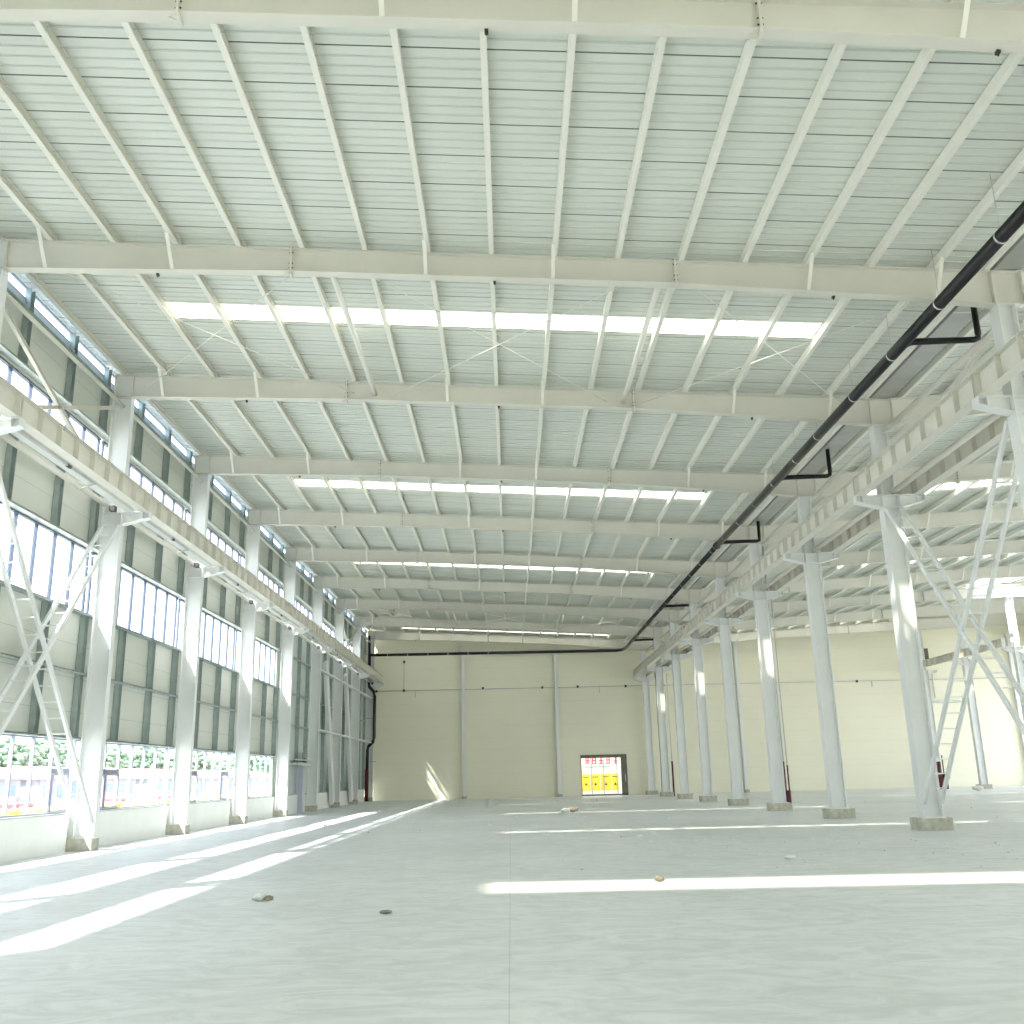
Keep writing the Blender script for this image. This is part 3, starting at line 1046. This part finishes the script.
MB().tube([(36.5, 0, 10.0), (36.5, 0, 7.3), (36.7, 0, 7.15), (39.3, 0, 7.15)], .09, 10).build('pipe_run', GREYP, t)
MB().tube([(37.1, .05, 9.7), (37.1, .05, 7.5)], .06, 10).build('pipe_run', GREYP, t)
for z in (7.5, 9.4):
    MB().box(36.35, 36.65, -.12, .1, z - .08, z + .08).build('clamp', DARK, t)
t = thing('wall_vent', 'olive square vent box high on the side hall end wall', 'vent', (36.7, YB - .16, 11.3), None, 'thing')
MB().box(-.3, .3, -.15, .15, -.5, .5).build('box', OLIVE, t)
for i in range(5):
    MB().box(-.26, .26, -.17, -.15, -.4 + i * .18, -.34 + i * .18).build('louvre', DARK, t)

# cable on the far end columns
o = MB().tube([(11.5, F(9) - .22, 9.2), (11.46, F(9) - .24, 6.0), (11.5, F(9) - .24, 3.0), (11.45, F(9) - .25, .35)], .02, 6).build('hanging_cable', DARK)
tag(o, 'dark cable hanging down the second last middle column', 'cable')

# ------------------------------------------------------------------ rubble on the floor
def rubble(x, y, r, label, m, h=.55, seed=0):
    o = MB().blob((0, 0, r * h * .9), r, r * .75, r * h, seed).build('rubble_chunk', m)
    o.location = (x, y, .0)
    tag(o, label, 'rubble', 'loose chunks on the floor')


rubble(-3.83, 15.6, .15, 'pale concrete chunk left of centre, nearest loose piece on the floor', RUBB, .45, 1)
rubble(-3.70, 15.55, .09, 'small brown stone touching the nearest pale concrete chunk', RUBD, .5, 2)
rubble(-1.7, 13.8, .10, 'flat dark brown stone on the foreground floor', RUBD, .3, 3)
rubble(2.4, 16.9, .10, 'brown stone lying in the nearest light streak', RUBD, .6, 4)
rubble(2.55, 48.3, .26, 'white box-like lump far out on the floor before the doorway', RUBB, .5, 5)
rubble(2.95, 48.5, .30, 'brown block beside the white lump far out on the floor', RUBD, .5, 6)
rubble(5.5, 20.3, .16, 'pale crumbled chunk between the nearest two light streaks', RUBB, .35, 7)
rubble(32.8, 70.5, .5, 'white heap of rubble beside the far side-hall column', RUBB, .45, 8)
cr = MB()
rnd = random.Random(3)
for i in range(170):
    x, y = rnd.uniform(1.0, 14.5), rnd.uniform(18.5, 32)
    if rnd.random() < .5:
        x, y = rnd.gauss(6.5, 3.0), rnd.gauss(23.5, 2.5)
    r = rnd.uniform(.008, .028)
    if abs(x - 11.85) < .75:
        x += 1.6
    cr.blob((x, y, r * .5), r * 1.3, r, r * .6, i)
for i in range(60):
    x, y = rnd.uniform(-9, 20), rnd.uniform(32, 75)
    r = rnd.uniform(.02, .05)
    cr.blob((x, y, r * .5), r * 1.4, r, r * .6, i)
tag(cr.build('floor_crumbs', RUBB), 'scattered pale crumbs and grit on the floor', 'debris', kind='stuff')

# ------------------------------------------------------------------ outside, seen through the low windows
LEAF = mat('tree_leaf', (.22, .33, .22), .7, 0, .25, 1.5)
BARK = mat('tree_bark', (.20, .15, .10), .9)
FLOW = mat('yellow_flower', (.86, .66, .14), .7, 0, .15, 3)
ROOFR = mat('faded_red_roof', (.64, .30, .30), .7, 0, .1, .5)
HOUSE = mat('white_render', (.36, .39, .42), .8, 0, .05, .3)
PANE = mat('dark_pane', (.16, .24, .31), .2)
FENCE = mat('blue_fence', (.45, .60, .72), .5)
CARR = mat('car_red', (.68, .10, .13), .3)
TYRE = mat('tyre', (.03, .03, .03), .8)

fl = MB()
rnd = random.Random(11)
for i in range(1500):
    y = rnd.uniform(44, 120)
    fl.blob((-26 + rnd.uniform(-.8, .8), y, .25 + rnd.uniform(-.3, .35)), rnd.uniform(.2, .4), rnd.uniform(.2, .4), rnd.uniform(.15, .3), i)
tag(fl.build('flower_bed', FLOW), 'long bed of yellow flowers outside the low windows', 'flowers', kind='stuff')
t = thing('fence', 'pale blue railing beyond the yellow flowers outside', 'fence', (-37, 60, -.31), None, 'thing')
MB().box(-.03, .03, 0, 110, .35, .45).box(-.03, .03, 0, 110, .95, 1.05).build('rails', FENCE, t)
for i in range(23):
    MB().box(-.05, .05, i * 5 - .05, i * 5 + .05, 0, 1.15).build('fence_post', FENCE, t)
for i, (y0, y1, w) in enumerate(((72, 98, 'nearest'), (102, 128, 'second'), (132, 160, 'third'), (164, 200, 'farthest'))):
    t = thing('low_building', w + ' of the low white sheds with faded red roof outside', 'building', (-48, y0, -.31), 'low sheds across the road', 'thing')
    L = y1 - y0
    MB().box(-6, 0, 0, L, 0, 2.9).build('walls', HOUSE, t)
    MB().prism([(-6.6, 2.9), (.6, 2.9), (.4, 3.5), (-3, 4.3), (-6.4, 3.5)], 'y', -.4, L + .4).build('roof', ROOFR, t)
    n = int(L / 3.2)
    for j in range(n):
        MB().box(0, .05, .9 + j * 3.2, 2.7 + j * 3.2, 1.1, 2.3).build('window', PANE, t)
for i, (x, y) in enumerate(((-41, 76), (-41, 83), (-41.5, 104), (-41, 118))):
    t = thing('parked_car', ORD[i + 1] + ' small red car parked beyond the flowers outside', 'car', (x, y, -.31), 'red cars outside', 'thing')
    MB().prism([(-2.0, .3), (2.0, .3), (2.05, .75), (1.3, .85), (.7, 1.4), (-1.2, 1.4), (-1.7, .9), (-2.05, .8)], 'x', -.85, .85).build('body', CARR, t)
    MB().prism([(.75, .9), (1.15, .9), (.68, 1.32), (-1.1, 1.32), (-1.5, .92)], 'x', -.87, .87).build('windows', PANE, t)
    for sx in (-.8, .8):
        for sy in (-1.25, 1.25):
            MB().tube([(sx - .1, sy, .32), (sx + .1, sy, .32)], .32, 14).build('wheel', TYRE, t)
TL = [((-60, -61, -59, -62)[i % 4], 76 + 11 * i, 7 + (i % 3) * .6) for i in range(17)]
for i, (x, y, h) in enumerate(TL):
    t = thing('tree', ORD[i + 1] + ' leafy green tree behind the red-roofed sheds, counted from the front', 'tree', (x, y, -.31), 'trees behind the sheds', 'thing')
    MB().tube([(0, 0, 0), (.1, 0, h * .5), (0, .1, h * .8)], [.25, .18, .06], 8).build('trunk', BARK, t)
    m = MB()
    rnd = random.Random(i)
    for j in range(420):
        a, b, c = rnd.gauss(0, 1), rnd.gauss(0, 1), rnd.gauss(0, 1)
        n = (a * a + b * b + c * c) ** .5
        r = rnd.uniform(.55, 1)
        m.blob((a / n * 3.4 * r, b / n * 4.4 * r, h * .62 + c / n * h * .42 * r), .5, .5, .38, j)
    m.build('foliage', LEAF, t)

# ------------------------------------------------------------------ light
w = bpy.data.worlds.new('hazy_sky')
SC.world = w
w.use_nodes = True
bg = w.node_tree.nodes['Background']
bg.inputs[0].default_value = (.88, .95, 1.03, 1)
bg.inputs[1].default_value = 1.6
sun = bpy.data.lights.new('sun', 'SUN')
sun.energy = 8.0
sun.angle = math.radians(1.2)
sun.color = (1, .97, .90)
so = bpy.data.objects.new('sun', sun)
C.objects.link(so)
so.rotation_euler = Vector((.61, .57, -1)).to_track_quat('-Z', 'Y').to_euler()
so.location = (-20, -20, 40)

# ------------------------------------------------------------------ camera (fitted to the photograph)
f, pitch, roll, yaw, hgt = 963.55, .268137, -.024067, .007263, 1.7194
cy, sy = math.cos(yaw), math.sin(yaw)
fw = Vector((sy * math.cos(pitch), cy * math.cos(pitch), math.sin(pitch)))
r0 = Vector((cy, -sy, 0))
u0 = r0.cross(fw)
rt = r0 * math.cos(roll) + u0 * math.sin(roll)
up = -r0 * math.sin(roll) + u0 * math.cos(roll)
cam = bpy.data.cameras.new('camera')
co = bpy.data.objects.new('camera', cam)
C.objects.link(co)
M = Matrix((rt, up, -fw)).transposed().to_4x4()
M.translation = Vector((0, 0, hgt))
co.matrix_world = M
cam.sensor_width = 36
cam.sensor_fit = 'HORIZONTAL'
cam.lens = f / 1024 * 36
cam.clip_start = .05
cam.clip_end = 1000
SC.camera = co

SC.view_settings.view_transform = 'Standard'
SC.view_settings.look = 'None'
SC.view_settings.gamma = 1
SC.view_settings.use_curve_mapping = False
SC.view_settings.exposure = 1.33
cyc = SC.cycles
cyc.max_bounces = 12
cyc.diffuse_bounces = 8
cyc.glossy_bounces = 4
cyc.transmission_bounces = 6
cyc.transparent_max_bounces = 12
cyc.sample_clamp_indirect = 8
cyc.use_denoising = True
